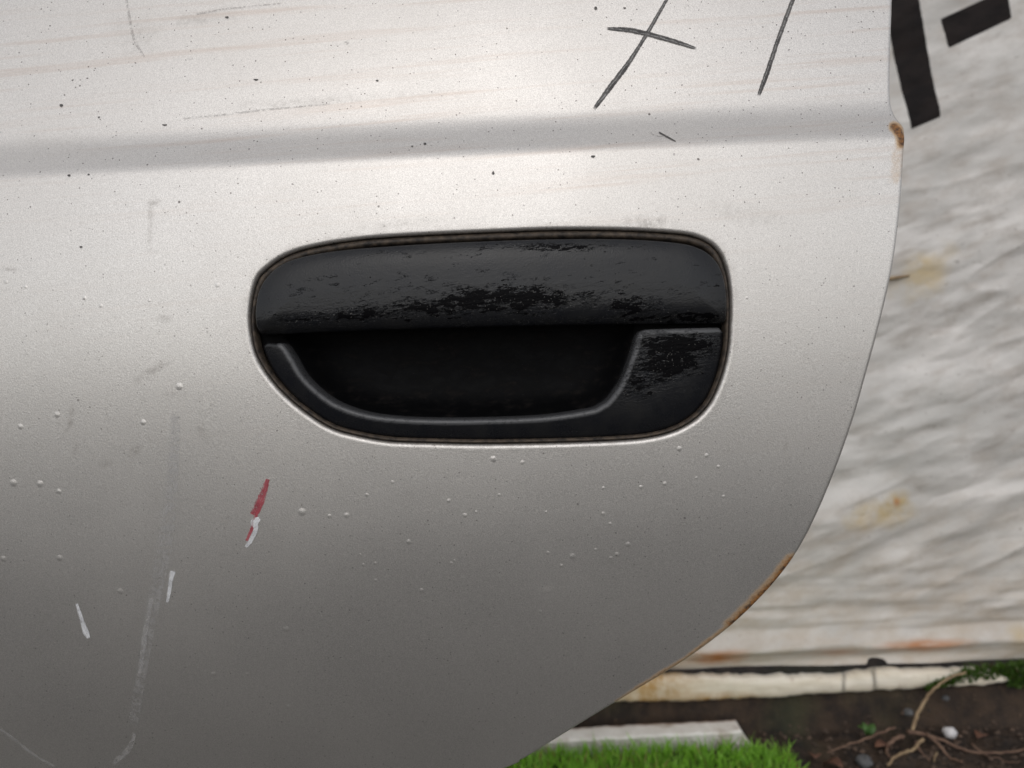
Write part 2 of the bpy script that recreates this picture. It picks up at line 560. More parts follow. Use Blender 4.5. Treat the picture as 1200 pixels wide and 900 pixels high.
# ================================================================== THE SETTING
# ------------------------------------------------------------------ ground
BANK_Y = 1.045                              # the soil steps up under the sheet
def ground_h(x, y):
    lump = (fbm(x * 22, y * 22, 4) - 0.5) * 0.022 + (fbm(x * 95 + 7, y * 95, 3) - 0.5) * 0.009
    near = sstep(2.2, 1.2, np.hypot(x - 0.3, y - 0.8))
    yb = BANK_Y + (fbm(x * 14, x * 3 + 5, 3) - 0.5) * 0.02
    bank = sstep(yb - 0.022, yb + 0.006, y) * 0.058 * sstep(-1.9, -1.7, x) * sstep(2.6, 2.4, x)
    return lump * (0.25 + 0.75 * near) * (1 - 0.5 * sstep(0.01, 0.05, bank)) + bank - 0.006

def lines(segs):
    out = []
    for a, b, h in segs:
        out += list(np.linspace(a, b, max(2, int(round((b - a) / h)) + 1))[:-1])
    return np.array(out + [segs[-1][1]])

gx = lines([(-60, -6, 6), (-6, -2, 0.5), (-2, -0.3, 0.05), (-0.3, 0.05, 0.012), (0.05, 0.85, 0.0032), (0.85, 3, 0.05), (3, 6, 0.5), (6, 60, 6)])
gy = lines([(-60, -6, 6), (-6, -1, 0.5), (-1, 0.6, 0.05), (0.6, 0.86, 0.012), (0.86, 1.08, 0.0032), (1.08, 3, 0.08), (3, 8, 0.5), (8, 60, 6)])
GX, GY = np.meshgrid(gx, gy, indexing='ij')
GZ = ground_h(GX, GY)
ii = np.arange(GX.size).reshape(GX.shape)
gf = np.stack([ii[:-1, :-1], ii[1:, :-1], ii[1:, 1:], ii[:-1, 1:]], -1).reshape(-1, 4)
ground = mesh('ground', np.stack([GX.ravel(), GY.ravel(), GZ.ravel()], 1), gf.tolist(), M_SOIL, None, attrs={'yard': sstep(0.75, 0.30, GY.ravel() + (fbm(GX.ravel() * 3, GY.ravel() * 3, 3) - 0.5) * 0.4)})
tag(ground, 'dark damp soil with a low bank under the sheet', 'ground', kind='structure')

# ================================================================== VINYL SHEET (wall behind)
TY = 1.055
def tarp_y(x, z):
    c, s = math.cos(R(17)), math.sin(R(17))
    u, w = x * c + z * s, -x * s + z * c
    f = (fbm(u * 5.5, w * 15, 3) - 0.5) * 0.020 + (fbm(u * 13 + 40, w * 38, 3) - 0.5) * 0.008 + (0.5 - np.abs(fbm(u * 7 + 9, w * 20 + 3, 2) - 0.5) * 4) * 0.0035
    rid = 1 - np.abs(2 * fbm(u * 4 + 3, w * 13 + 8, 2) - 1)
    f += -rid ** 5 * 0.005
    calm = 0.45 + 0.55 * sstep(0.95, 0.55, z)
    lowf = sstep(0.26, 0.12, z)
    hor = (fbm(x * 4 + 11, z * 55, 3) - 0.5) * 0.016 * lowf
    hem = -np.exp(-((z - 0.112) / 0.012) ** 2) * 0.016
    return TY + f * calm * (1 - 0.5 * lowf) + hor + hem

tb = np.array([at_y(*p, TY) for p in [(640, 783), (700, 782), (760, 784), (820, 783), (900, 786), (960, 786), (1003, 781), (1013, 776), (1017, 771), (1026, 770),
               (1036, 772), (1040, 778), (1060, 783), (1120, 785), (1200, 779), (1300, 776)]])[:, [0, 2]]
tcont = np.vstack([[[-1.5, 1.75], [-1.5, tb[0, 1]]], catmull(tb, 5), [[1.6, tb[-1, 1]], [1.6, 1.75]]])
tx = lines([(-1.52, -0.1, 0.02), (-0.1, 0.09, 0.008), (0.09, 0.82, 0.0028), (0.82, 1.62, 0.02)])
tz = lines([(0.08, 1.10, 0.0028), (1.10, 1.78, 0.02)])
def tarp_f(P):
    out = np.full(len(P), -1.0)
    m = (P[:, 1] < 0.16) | (P[:, 1] > 1.7) | (np.abs(P[:, 0]) > 1.4)
    out[m] = sdf_poly(P[m], tcont)
    return out
TV, TF = clip_sheet(tx, tz, tarp_f, lambda P: tarp_y(P[:, 0], P[:, 1]), [(0.0006, 0.0006), (0.0004, 0.003)])
tpx, tpy = proj(TV)
wob = lambda k, a: (fbm(tpx / k, tpy / k, 3) - 0.5) * a
def blob(x0, y0, rx, ry, ang=0, wn=0.8):
    c, s = math.cos(R(ang)), math.sin(R(ang))
    dx, dy = tpx - x0, tpy - y0
    u, v = (dx * c + dy * s) / rx, (-dx * s + dy * c) / ry
    return np.clip(1.15 - np.hypot(u, v) + wob(18, wn), 0, 1)
yel = np.maximum.reduce([blob(1082, 318, 46, 28, -35) * 0.65, blob(1050, 590, 20, 20) * 1.0, blob(1036, 602, 50, 20, -10) * 0.65,
                         blob(770, 800, 60, 10) * 0.4, blob(1195, 745, 20, 20) * 0.4])
rus = np.maximum.reduce([blob(1086, 756, 62, 8, -2, 0.4) * 1.0, blob(835, 771, 46, 9, -4) * 0.95, blob(985, 764, 40, 5, -3) * 0.4,
                         blob(1051, 588, 5, 7) * 0.8])
low = sstep(520, 800, tpy) * (0.4 + fbm(tpx / 40, tpy / 18, 3) * 0.6)
def bar(poly):
    C = np.array([at_y(*p, TY) for p in poly])[:, [0, 2]]
    return np.clip(0.5 - sdf_poly(TV[:, [0, 2]], C) / 0.004, 0, 1)
pr = np.maximum(bar([(1028, -190), (1075, 0), (1102, 137), (1067, 152), (1044, 50), (990, -170)]),
                bar([(1101, 23), (1179, -13), (1185, 22), (1111, 57)]))
sheet = mesh('vinyl_sheet', TV, TF, M_TARP, None, attrs={'yellow': yel, 'rust': rus, 'low': low, 'print': pr})
tag(sheet, 'wrinkled dirty white vinyl sheet with two black printed bars hung behind the door', 'vinyl sheet')

# splinter of straw caught on the sheet
def tube(pts, rad, n=6):
    pts = np.asarray(pts, float)
    rad = np.broadcast_to(rad, len(pts))
    V, F = [], []
    for i, p in enumerate(pts):
        d = pts[min(i + 1, len(pts) - 1)] - pts[max(i - 1, 0)]
        d = d / np.linalg.norm(d)
        a = np.cross(d, [0.3, 0.9, 0.2]); a /= np.linalg.norm(a)
        b = np.cross(d, a)
        for k in range(n):
            t = 2 * math.pi * k / n
            V.append(p + rad[i] * (a * math.cos(t) + b * math.sin(t)))
    for i in range(len(pts) - 1):
        for k in range(n):
            F.append((i * n + k, i * n + (k + 1) % n, (i + 1) * n + (k + 1) % n, (i + 1) * n + k))
    F.append(tuple(range(n - 1, -1, -1)))
    F.append(tuple((len(pts) - 1) * n + k for k in range(n)))
    return np.array(V), F

M_STRAW = mat_simple('dry_straw', (0.20, 0.13, 0.07), (0.36, 0.26, 0.15), 80, 0.7)
M_STRAW_RED = mat_simple('dry_root', (0.11, 0.06, 0.04), (0.22, 0.135, 0.09), 80, 0.75)
sp = [at_y(x, y, TY) for x, y in [(1028, 328), (1046, 326), (1064, 323)]]
sp = [np.array([p[0], tarp_y(np.array([p[0]]), np.array([p[2]]))[0] - 0.002, p[2]]) for p in sp]
straw = mesh('straw', *tube(sp, [0.0022, 0.0028, 0.0015]), M_STRAW)
tag(straw, 'short straw stuck to the vinyl sheet beside the door edge', 'straw')

# ================================================================== BATTEN UNDER THE SHEET
BY = 1.030
xs_ = np.linspace(640, 1181, 180)
top = np.interp(xs_, [640, 700, 800, 900, 980, 1030, 1100, 1150, 1170, 1181], [802, 798, 794, 796, 795, 788, 787, 787, 789, 795])
bot = np.interp(xs_, [640, 700, 800, 900, 1000, 1100, 1160, 1175, 1181], [826, 824, 822, 818, 812, 806, 803, 801, 798])
tp = at_y(xs_, top + (fbm(xs_ / 9, xs_ * 0, 3) - 0.5) * 4, BY)
bp = at_y(xs_, bot + (fbm(xs_ / 9, xs_ * 0 + 40, 3) - 0.5) * 3, BY)
ext = np.linspace(-1.3, tp[0, 0], 60)[:-1]
tz_ = np.r_[np.full(59, tp[0, 2]), tp[:, 2]]
bz_ = np.r_[np.full(59, bp[0, 2]), bp[:, 2]]
bx_ = np.r_[ext, tp[:, 0]]
V, F = [], []
prof = [(0.0, 0.016), (0.0, 0.002), (0.12, -0.0005), (0.3, -0.002), (0.5, -0.0022), (0.7, -0.002), (0.9, 0.0), (1.0, 0.003), (1.0, 0.016)]
for i in range(len(bx_)):
    for k, (f, d) in enumerate(prof):
        V.append((bx_[i], BY + d + (fbm(np.array([bx_[i] * 60]), np.array([f * 3.0]), 3)[0] - 0.5) * 0.004, bz_[i] + (tz_[i] - bz_[i]) * f))
m = len(prof)
for i in range(len(bx_) - 1):
    for k in range(m):
        F.append((i * m + k, (i + 1) * m + k, (i + 1) * m + (k + 1) % m, i * m + (k + 1) % m))
F.append(tuple(range(m - 1, -1, -1)))
F.append(tuple((len(bx_) - 1) * m + k for k in range(m)))
V = np.array(V)
bpx, bpy_ = proj(V)
crk = np.maximum(np.exp(-((bpx - 989) / 1.8) ** 2), np.exp(-((bpx - 1025 - (bpy_ - 800) * 0.1) / 2.2) ** 2)) * 0.8
bye = np.maximum(np.exp(-((bpx - 765) / 45) ** 2) * 0.9, np.exp(-((bpx - 840) / 60) ** 2) * sstep(806, 820, bpy_))
batten = mesh('wooden_batten', V, F, M_BATTEN, None, attrs={'yellow': bye, 'crack': crk})
tag(batten, 'long cream wooden batten lying along the foot of the vinyl sheet', 'batten')

# ================================================================== WHITE SLAB
SY = 0.985
sc0 = [at_y(*p, SY) for p in [(560, 871), (869, 857), (884, 876), (884, 915), (560, 915)]]
sx = np.array([p[0] for p in sc0]); szt = np.interp(np.linspace(0, 1, 61), [0, 1], [sc0[0][2], sc0[1][2]])
V, F, dirt = [], [], []
for i in range(61):
    f = i / 60
    zt = szt[i] + (fbm(np.array([f * 18]), np.array([0.5]), 3)[0] - 0.5) * 0.004
    for (d, h, dd) in [(0.030, 0.0, 0.3), (0.030, 1.0, 1.0), (0.024, 1.0, 0.1), (0.003, 1.0, 0.0), (0.0, 0.93, 0.0), (0.0, 0.75, 0.0), (0.0, 0.4, 0.0), (0.001, 0.0, 0.2)]:
        zz = -0.01 + (zt + 0.01) * h
        xr = sc0[2][0] + (sc0[1][0] - sc0[2][0]) * min(1, max(0, (zz - sc0[2][2]) / (sc0[1][2] - sc0[2][2])))
        V.append((sc0[0][0] + (xr - sc0[0][0]) * f, SY + d - 0.045 * (1 - f) * 0.1 + (fbm(np.array([f * 40]), np.array([h * 6]), 2)[0] - 0.5) * 0.002, zz))
        dirt.append(dd)
m = 8
for i in range(60):
    for k in range(m):
        F.append((i * m + k, (i + 1) * m + k, (i + 1) * m + (k + 1) % m, i * m + (k + 1) % m))
F.append(tuple(range(m - 1, -1, -1)))
F.append(tuple(60 * m + k for k in range(m)))
slab = mesh('white_slab', V, F, M_SLAB, None, smooth=False, attrs={'dirt': dirt})
tag(slab, 'flat dirty white slab lying behind the green turf', 'slab')

# ================================================================== TURF
def blades(name, pts, hmin, hmax, wid, lean, mat):
    n = len(pts)
    ang = RNG.random(n) * 2 * math.pi
    h = hmin + (hmax - hmin) * RNG.random(n)
    la = RNG.random(n) * 2 * math.pi
    lm = lean * RNG.random(n) * h
    wv = np.stack([np.cos(ang), np.sin(ang), np.zeros(n)], 1) * (wid * (0.6 + 0.8 * RNG.random(n)))[:, None]
    lv = np.stack([np.cos(la) * lm, np.sin(la) * lm, np.zeros(n)], 1)
    up = np.array([0, 0, 1.0]) * h[:, None]
    P0, P1 = pts - wv, pts + wv
    P2, P3 = pts - wv * 0.85 + lv * 0.3 + up * 0.5, pts + wv * 0.85 + lv * 0.3 + up * 0.5
    P4 = pts + lv + up
    V = np.stack([P0, P1, P2, P3, P4], 1).reshape(-1, 3)
    b = np.arange(n) * 5
    F = np.stack([b, b + 1, b + 3, b + 2], 1).tolist() + np.stack([b + 2, b + 3, b + 4], 1).tolist()
    hh = np.tile([0, 0, 0.5, 0.5, 1.0], n)
    tone = np.repeat(RNG.random(n), 5)
    return mesh(name, V, F, mat, None, smooth=False, attrs={'height': hh, 'tone': tone})

e = [at_z(*p, 0.012) for p in [(903, 868), (927, 878), (938, 892), (944, 910)]]
n = 42000
pp = np.stack([RNG.uniform(-0.85, e[-1][0] + 0.02, n), RNG.uniform(0.46, 0.968, n)], 1)
xr = np.interp(pp[:, 1], sorted([q[1] for q in e]), [q[0] for q in sorted(e, key=lambda q: q[1])])
pp = pp[pp[:, 0] < xr + (fbm(pp[:, 1] * 60, pp[:, 0] * 0, 2) - 0.5) * 0.02]
thin = sstep(0.58, 0.80, pp[:, 1]) * 0.75 + 0.25
pp = pp[RNG.random(len(pp)) < thin]
edge = sstep(0.0, 0.05, np.interp(pp[:, 1], sorted([q[1] for q in e]), [q[0] for q in sorted(e, key=lambda q: q[1])]) - pp[:, 0])
turf = blades('turf', np.c_[pp, 0.0 + 0.008 * edge - 0.004], 0.012, 0.026, 0.0014, 0.9, M_GRASS)
tag(turf, 'dense bright green turf below the door edge', 'grass', kind='stuff')

# moss hanging over the right end of the batten
mp = []
for _ in range(2600):
    x = random.gauss(0, 1); 
    fx = random.random()
    px_ = 1085 + fx * 190
    py_ = np.interp(px_, [1085, 1130, 1160, 1200, 1275], [800, 781, 776, 772, 770]) + random.random() * np.interp(px_, [1085, 1130, 1200, 1275], [4, 14, 30, 34])
    if px_ < 1182 and py_ > np.interp(px_, [1085, 1182], [806, 787]):
        continue
    mp.append(at_y(px_, py_ + 6, 1.022 + random.random() * 0.02))
M_MOSS = mat_grass('moss_leaf', 0.38)
moss = blades('moss', np.array(mp), 0.003, 0.009, 0.0016, 2.2, M_MOSS)
tag(moss, 'clump of green moss over the right end of the batten', 'moss', kind='stuff')

# ================================================================== DRIED WEED, PEBBLE, SPROUT, CLODS
def gz(x, y):
    return float(ground_h(np.array([x]), np.array([y]))[0])
c0 = at_z(1072, 858, 0.02)
weed = empty('dried_weed', (float(c0[0]), float(c0[1]), gz(c0[0], c0[1])))
tag(weed, 'dried brown weed with spreading stems on the soil below the batten', 'weed')
stems = [
    ([(1068, 856, 0.99), (1078, 832, 1.0), (1090, 812, 1.008), (1108, 797, 1.012), (1132, 788, 1.016)], 0.0040, 0.0022, M_STRAW),
    ([(1064, 858, .985), (1090, 862, .98), (1115, 872, .97), (1140, 882, .962), (1172, 882, .96), (1215, 880, .96)], 0.0040, 0.0018, M_STRAW_RED),
    ([(1086, 860, .98), (1099, 872, .968), (1112, 886, .955), (1128, 905, .94)], 0.0036, 0.002, M_STRAW_RED),
    ([(1082, 866, .972), (1064, 884, .955), (1040, 904, .938)], 0.0034, 0.0028, M_STRAW),
    ([(1058, 862, .98), (1046, 868, .972), (1038, 880, .96), (1043, 898, .945)], 0.0046, 0.002, M_STRAW_RED),
    ([(1072, 868, .97), (1080, 884, .955), (1090, 905, .94)], 0.0022, 0.0015, M_STRAW_RED),
    ([(1048, 852, .99), (1030, 860, .978), (996, 872, .966), (970, 882, .956)], 0.0026, 0.0012, M_STRAW_RED),
    ([(1098, 884, .955), (1096, 892, .948), (1094, 908, .935)], 0.0018, 0.0012, M_STRAW),
    ([(1138, 872, .97), (1165, 890, .950), (1196, 899, .94)], 0.0018, 0.0010, M_STRAW_RED),
]
for pts, r0, r1, mt in stems:
    P = np.array([at_y(*p) for p in pts])
    P = catmull(P, 6)
    P[:, 2] = np.maximum(P[:, 2], ground_h(P[:, 0], P[:, 1]) + 0.002)
    P += (RNG.random(P.shape) - 0.5) * 0.0018
    mesh('stem', *tube(P, np.linspace(r0, r1, len(P)) * 0.68), mt, weed)

def lump(name, c, r, sq, mat, seed, parent=None, nu=14, nv=9, rough=0.25):
    V, F = [], []
    for j in range(nv + 1):
        th = math.pi * j / nv
        for i in range(nu):
            ph = 2 * math.pi * i / nu
            d = np.array([math.sin(th) * math.cos(ph), math.sin(th) * math.sin(ph), math.cos(th)])
            k = 1 + (fbm(np.array([d[0] * 1.7 + seed * 3.1]), np.array([d[1] * 1.7 + d[2] * 1.3 + seed]), 2)[0] - 0.5) * rough * 2
            V.append(c + d * k * r * np.array([1, 1, sq]))
    for j in range(nv):
        for i in range(nu):
            F.append((j * nu + i, (j + 1) * nu + i, (j + 1) * nu + (i + 1) % nu, j * nu + (i + 1) % nu))
    return mesh(name, V, F, mat, parent)

M_PEB = mat_simple('white_pebble', (0.5, 0.49, 0.5), (0.72, 0.7, 0.7), 120, 0.6)
p = at_y(1113, 858, 0.975)
peb = lump('pebble', np.array([p[0], p[1], max(p[2], gz(p[0], p[1]) + 0.006)]), 0.0085, 0.85, M_PEB, 3)
tag(peb, 'small round white pebble on the soil beside the dried weed', 'pebble')
M_STONE = mat_simple('grey_stone', (0.06, 0.06, 0.063), (0.13, 0.13, 0.13), 90, 0.7)
for (x, y, Yq, r, lab) in [(1012, 892, .945, 0.011, 'dark grey stone on the soil between turf and dried weed'),
                           (1065, 835, 1.005, 0.007, 'small grey stone on the bank left of the tall stem'),
                           (1108, 818, 1.018, 0.005, 'tiny pale grey stone right under the batten beside the stem')]:
    p = at_y(x, y, Yq)
    tag(lump('stone', p, r, 0.7, M_STONE, x), lab, 'stone', 'loose stones on the soil')
# dead leaves
M_LEAF = mat_simple('dead_leaf', (0.075, 0.032, 0.02), (0.19, 0.09, 0.055), 60, 0.7)
M_GREEN = mat_simple('green_leaf', (0.03, 0.08, 0.012), (0.06, 0.14, 0.02), 60, 0.5)
def leaf(c, l, w, az, tilt, mat, parent=None, name='leaf'):
    V, F = [], []
    for i in range(7):
        t = i / 6
        hw = w * math.sin(math.pi * min(1, t * 0.96 + 0.02)) ** 0.8
        for k in (-1, 0, 1):
            V.append(Vector((t * l - l / 2, k * hw, -0.15 * l * (2 * t - 1) ** 2 + abs(k) * hw * 0.35)))
    Mx = Matrix.Rotation(az, 3, 'Z') @ Matrix.Rotation(tilt, 3, 'Y')
    V = [np.array(Mx @ q) + c for q in V]
    for i in range(6):
        for k in range(2):
            F.append((i * 3 + k, (i + 1) * 3 + k, (i + 1) * 3 + k + 1, i * 3 + k + 1))
    o = mesh(name, V, F, mat, parent)
    md = o.modifiers.new('thickness', 'SOLIDIFY'); md.thickness = 0.0004
    return o
for (x, y, Yq, l, az, tl, lab) in [
        (955, 884, .955, 0.030, 1.2, 0.5, 'curled dead leaf on the soil right beside the turf corner'),
        (1035, 872, .965, 0.026, 0.3, 0.2, 'small dead brown leaf under the left stems of the weed'),
        (975, 893, .945, 0.032, 2.1, 0.4, 'brown dead leaf at the bottom of the picture right of the turf'),
        (1150, 860, .985, 0.028, 0.7, 0.3, 'dead brown leaf right of the white pebble')]:
    p = at_y(x, y, Yq)
    tag(leaf(np.array([p[0], p[1], max(p[2], gz(p[0], p[1]) + 0.005)]), l, l * 0.3, az, tl, M_LEAF), lab, 'leaf', 'dead leaves on the soil')
p = at_y(1017, 856, 0.99)
spr = empty('sprout', (float(p[0]), float(p[1]), gz(p[0], p[1])))
tag(spr, 'tiny green sprout growing from the soil left of the dried weed', 'sprout')
for az, tl, dx in ((1.9, -1.0, -0.004), (0.9, -0.7, 0.004), (2.6, -0.5, -0.006)):
    leaf(np.array([p[0] + dx, p[1] - 0.003, p[2] + 0.004]), 0.018, 0.005, az, tl, M_GREEN, spr)
# crumbs of soil
V, F = [], []
for _ in range(900):
    x, y = random.uniform(0.25, 0.85), random.uniform(0.88, 1.03)
    if x < 0.42 and y < 0.99:
        continue
    r = random.uniform(0.001, 0.0042)
    b = len(V)
    z = gz(x, y)
    for d in ((1, 0, 0), (-1, 0, 0), (0, 1, 0), (0, -1, 0), (0, 0, 1), (0, 0, -1)):
        k = r * random.uniform(0.6, 1.3)
        V.append((x + d[0] * k, y + d[1] * k, z + r * 0.4 + d[2] * k))
    for q in ((0, 2, 4), (2, 1, 4), (1, 3, 4), (3, 0, 4), (2, 0, 5), (1, 2, 5), (3, 1, 5), (0, 3, 5)):
        F.append(tuple(b + i for i in q))
M_CRUMB = mat_simple('soil_crumb', (0.03, 0.022, 0.016), (0.13, 0.085, 0.06), 25, 0.85)
crumbs = mesh('soil_crumbs', V, F, M_CRUMB, None, smooth=False)
tag(crumbs, 'loose crumbs of soil scattered around the dried weed', 'soil', kind='stuff')

# ================================================================== CAR DOOR
DY = 0.325
# panel section: how far the surface leans (degrees, up positive) against photo height on the centre line
_pro = [(-420, 22), (-200, 20), (0, 16.5), (95, 15), (114, 17), (127, 28), (140, 36), (164, 37), (173, 26), (178, 12), (196, 10.5),
        (300, 7), (380, 3.6), (450, 0.5), (600, -3.5), (750, -12.5), (900, -23), (1050, -25), (1400, -16), (2000, -6)]
_zc = np.array([at_y(600, p[0], DY)[2] for p in _pro])[::-1]
_nc = np.array([p[1] for p in _pro], float)[::-1]
_zt = np.linspace(-0.1, 1.1, 24001)
_nt = np.interp(_zt, _zc, _nc)
_k = np.exp(-np.linspace(-2.5, 2.5, 61) ** 2); _k /= _k.sum()
_nt = np.convolve(np.pad(_nt, 30, mode='edge'), _k, 'valid')
_Yt = np.concatenate([[0], np.cumsum(np.tan(np.radians(0.5 * (_nt[1:] + _nt[:-1]))) * np.diff(_zt))])
_Yt = _Yt - np.interp(at_y(600, 400, DY)[2], _zt, _Yt) + DY
TILT = math.tan(R(0.7))
def door_y(P):
    x, z = P[:, 0], P[:, 1]
    return np.interp(z - x * TILT, _zt, _Yt) + x * x / 12.0

def on_door(px, py, lift=0.0):             # photo points -> points of the door skin
    d = ray(np.asarray(px, float), np.asarray(py, float))
    d = np.atleast_2d(d)
    t = DY / d[:, 1]
    for _ in range(30):
        P = CAM + d * t[:, None]
        t = t + (door_y(P[:, [0, 2]]) - P[:, 1]) / d[:, 1] * 0.7
    P = CAM + d * t[:, None]
    P[:, 1] -= lift
    return P

def cont(pts, closed=True, n=10):          # photo outline -> smooth outline in the door's x, z
    C = on_door(*np.array(pts, float).T)[:, [0, 2]]
    return catmull(C, n, closed)

door = empty('car_door', (-0.40, 0.40, 0.0))
tag(door, 'silver car door with black pull handle, scratches and rust on its curved edge', 'car door')

rear = [(1043, -260), (1043, -120), (1042, 0), (1040, 60), (1039.5, 100), (1041, 124), (1047, 138), (1055, 148), (1056.5, 158), (1055.5, 180), (1051, 245), (1043, 308),
        (1029, 372), (1013, 432), (999, 482), (984, 527), (969, 566), (954, 601), (938, 633), (918, 664), (889, 698), (850, 735),
        (800, 772), (750, 803), (700, 833), (650, 864), (600, 895)]
rc = cont(rear, False, 6)
arch = catmull(np.vstack([rc[-2:], [[-0.075, 0.335], [-0.135, 0.27], [-0.175, 0.19], [-0.19, 0.10], [-0.195, 0.035]]]), 8)
OUT = np.vstack([rc[:-2], arch, [[-0.5, 0.030], [-0.80, 0.035], [-0.80, 0.86], [-0.3, 0.875], [rc[0, 0], rc[0, 1] + 0.0]]])
OUT = OUT[:-1]

HOLE = cont([(292.5, 362), (299, 330), (312, 314), (335, 299), (367, 289), (420, 280.5), (480, 276), (580, 271.5), (655, 269), (730, 269.5), (792, 273),
             (820, 278.5), (840, 291), (851, 312), (856, 340), (856.5, 375), (854, 412), (845, 447), (830, 477), (805, 499), (767, 512.5), (705, 518),
             (580, 521), (505, 520), (455, 518), (415, 511), (387, 502.5), (360, 486), (335, 465.5), (315, 443), (300, 418), (293.5, 392)], True, 8)
HR = 0.0019
hb = (HOLE.min(0) - 0.012, HOLE.max(0) + 0.012)
def panel_f(P):
    o = np.full(len(P), -1.0)
    m = (P[:, 0] > -0.24) | (P[:, 1] < 0.08) | (P[:, 0] < -0.7) | (P[:, 1] > 0.8)
    o[m] = sdf_poly(P[m], OUT)
    h = np.full(len(P), 1.0)
    m = np.all((P > hb[0]) & (P < hb[1]), axis=1)
    h[m] = sdf_poly(P[m], HOLE)
    return np.maximum(o, HR - h)
pxs = lines([(-0.815, -0.29, 0.012), (-0.29, 0.19, 0.00105), (0.19, 0.22, 0.004)])
pzs = lines([(0.02, 0.36, 0.01), (0.36, 0.745, 0.00105), (0.745, 0.90, 0.006)])
PV, PF = clip_sheet(pxs, pzs, panel_f, door_y, roll(HR, 0.008, 7, 88))
vx, vy = proj(PV)
outd = sdf_poly(np.clip(PV[:, [0, 2]], [-0.2, 0.3], [9, 9]), OUT) if False else None
# wear masks on the skin
def dist_line(pts):
    C = np.array(pts, float)
    d = np.full(len(vx), 1e9)
    for a, b in zip(C[:-1], C[1:]):
        ab = b - a
        t = np.clip(((vx - a[0]) * ab[0] + (vy - a[1]) * ab[1]) / (ab @ ab), 0, 1)
        d = np.minimum(d, np.hypot(vx - a[0] - ab[0] * t, vy - a[1] - ab[1] * t))
    return d
fn = fbm(vx / 14, vy / 14, 4)
rust = np.clip(1.15 - dist_line([(1048, 148), (1053, 153), (1057, 163), (1057, 168)]) / 8.5 + (fn - 0.5) * 0.4, 0, 1)
rust = np.maximum(rust, np.clip(0.50 - dist_line([(1055, 175), (1050, 210)]) / 26 + (fn - 0.5) * 0.3, 0, 0.30))
er = dist_line([(928, 655), (905, 684), (880, 710), (855, 732)])
rust = np.maximum(rust, np.clip(0.98 - er / 13 + (fn - 0.5) * 0.35, 0, 1))
er = dist_line([(860, 728), (800, 773), (750, 804), (722, 822)])
rust = np.maximum(rust, np.clip(0.80 - er / 7 + (fn - 0.5) * 0.4, 0, 1) * 0.8)
def sm(x0, y0, rx, ry, ang=0, amt=1.0):
    c, s = math.cos(R(ang)), math.sin(R(ang))
    dx, dy = vx - x0, vy - y0
    u, v = (dx * c + dy * s) / rx, (-dx * s + dy * c) / ry
    return np.clip(1.1 - np.hypot(u, v) + (fbm(vx / 7, vy / 7, 3) - 0.5) * 1.3, 0, 1) * amt
hd = np.full(len(PV), 1.0)
m = np.all((PV[:, [0, 2]] > hb[0]) & (PV[:, [0, 2]] < hb[1]), axis=1)
hd[m] = sdf_poly(PV[m][:, [0, 2]], HOLE)
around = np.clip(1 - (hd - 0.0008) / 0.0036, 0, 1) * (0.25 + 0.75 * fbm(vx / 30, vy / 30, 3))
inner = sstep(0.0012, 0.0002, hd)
grime = np.maximum.reduce([
    sm(755, 262, 40, 10, -4, 0.30), sm(176, 262, 4, 34, 2, 0.30), sm(181, 238, 9, 5, -20, 0.38), sm(178, 435, 34, 6, -30, 0.42),
    sm(83, 490, 5, 17, 14, 0.6), sm(88, 527, 3, 10, 20, 0.55), sm(158, 529, 11, 6, -45, 0.55), sm(123, 543, 9, 5, -10, 0.5),
    sm(265, 608, 9, 7, -30, 0.42), sm(205, 462, 13, 7, 0, 0.3), sm(238, 510, 5, 14, -25, 0.38), sm(15, 316, 14, 3, 5, 0.35),
    sm(240, 22, 60, 6, -6, 0.26), sm(380, 118, 120, 7, -4, 0.18), sm(60, 170, 90, 14, 0, 0.10), sm(160, 40, 30, 26, 0, 0.16),
    sm(640, 690, 14, 4, -10, 0.28), sm(190, 373, 12, 4, 15, 0.35), sm(920, 525, 3, 9, 10, 0.35),
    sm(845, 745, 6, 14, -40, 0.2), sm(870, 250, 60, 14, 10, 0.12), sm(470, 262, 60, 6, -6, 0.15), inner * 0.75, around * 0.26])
topm = sstep(330, 150, vy) * 0.8 + 0.2 * sstep(700, 300, vy)
panel = mesh('outer_panel', PV, PF, M_PAINT, door, attrs={'rust': rust, 'grime': grime, 'top': topm})
panel['label'] = 'silver outer door skin with rust, grime and written strokes'

# inner shell behind the skin
cI = OUT.copy()
ctr = np.array([-0.35, 0.5])
def inner_f(P):
    return sdf_poly(P, OUT) + 0.022
IV, IF = clip_sheet(lines([(-0.81, 0.21, 0.012)]), lines([(0.02, 0.89, 0.012)]), inner_f, lambda P: door_y(P) + 0.060, [(0.004, -0.006), (0.005, -0.045), (0.016, -0.056)])
mesh('inner_shell', IV, IF, M_INNER, door)

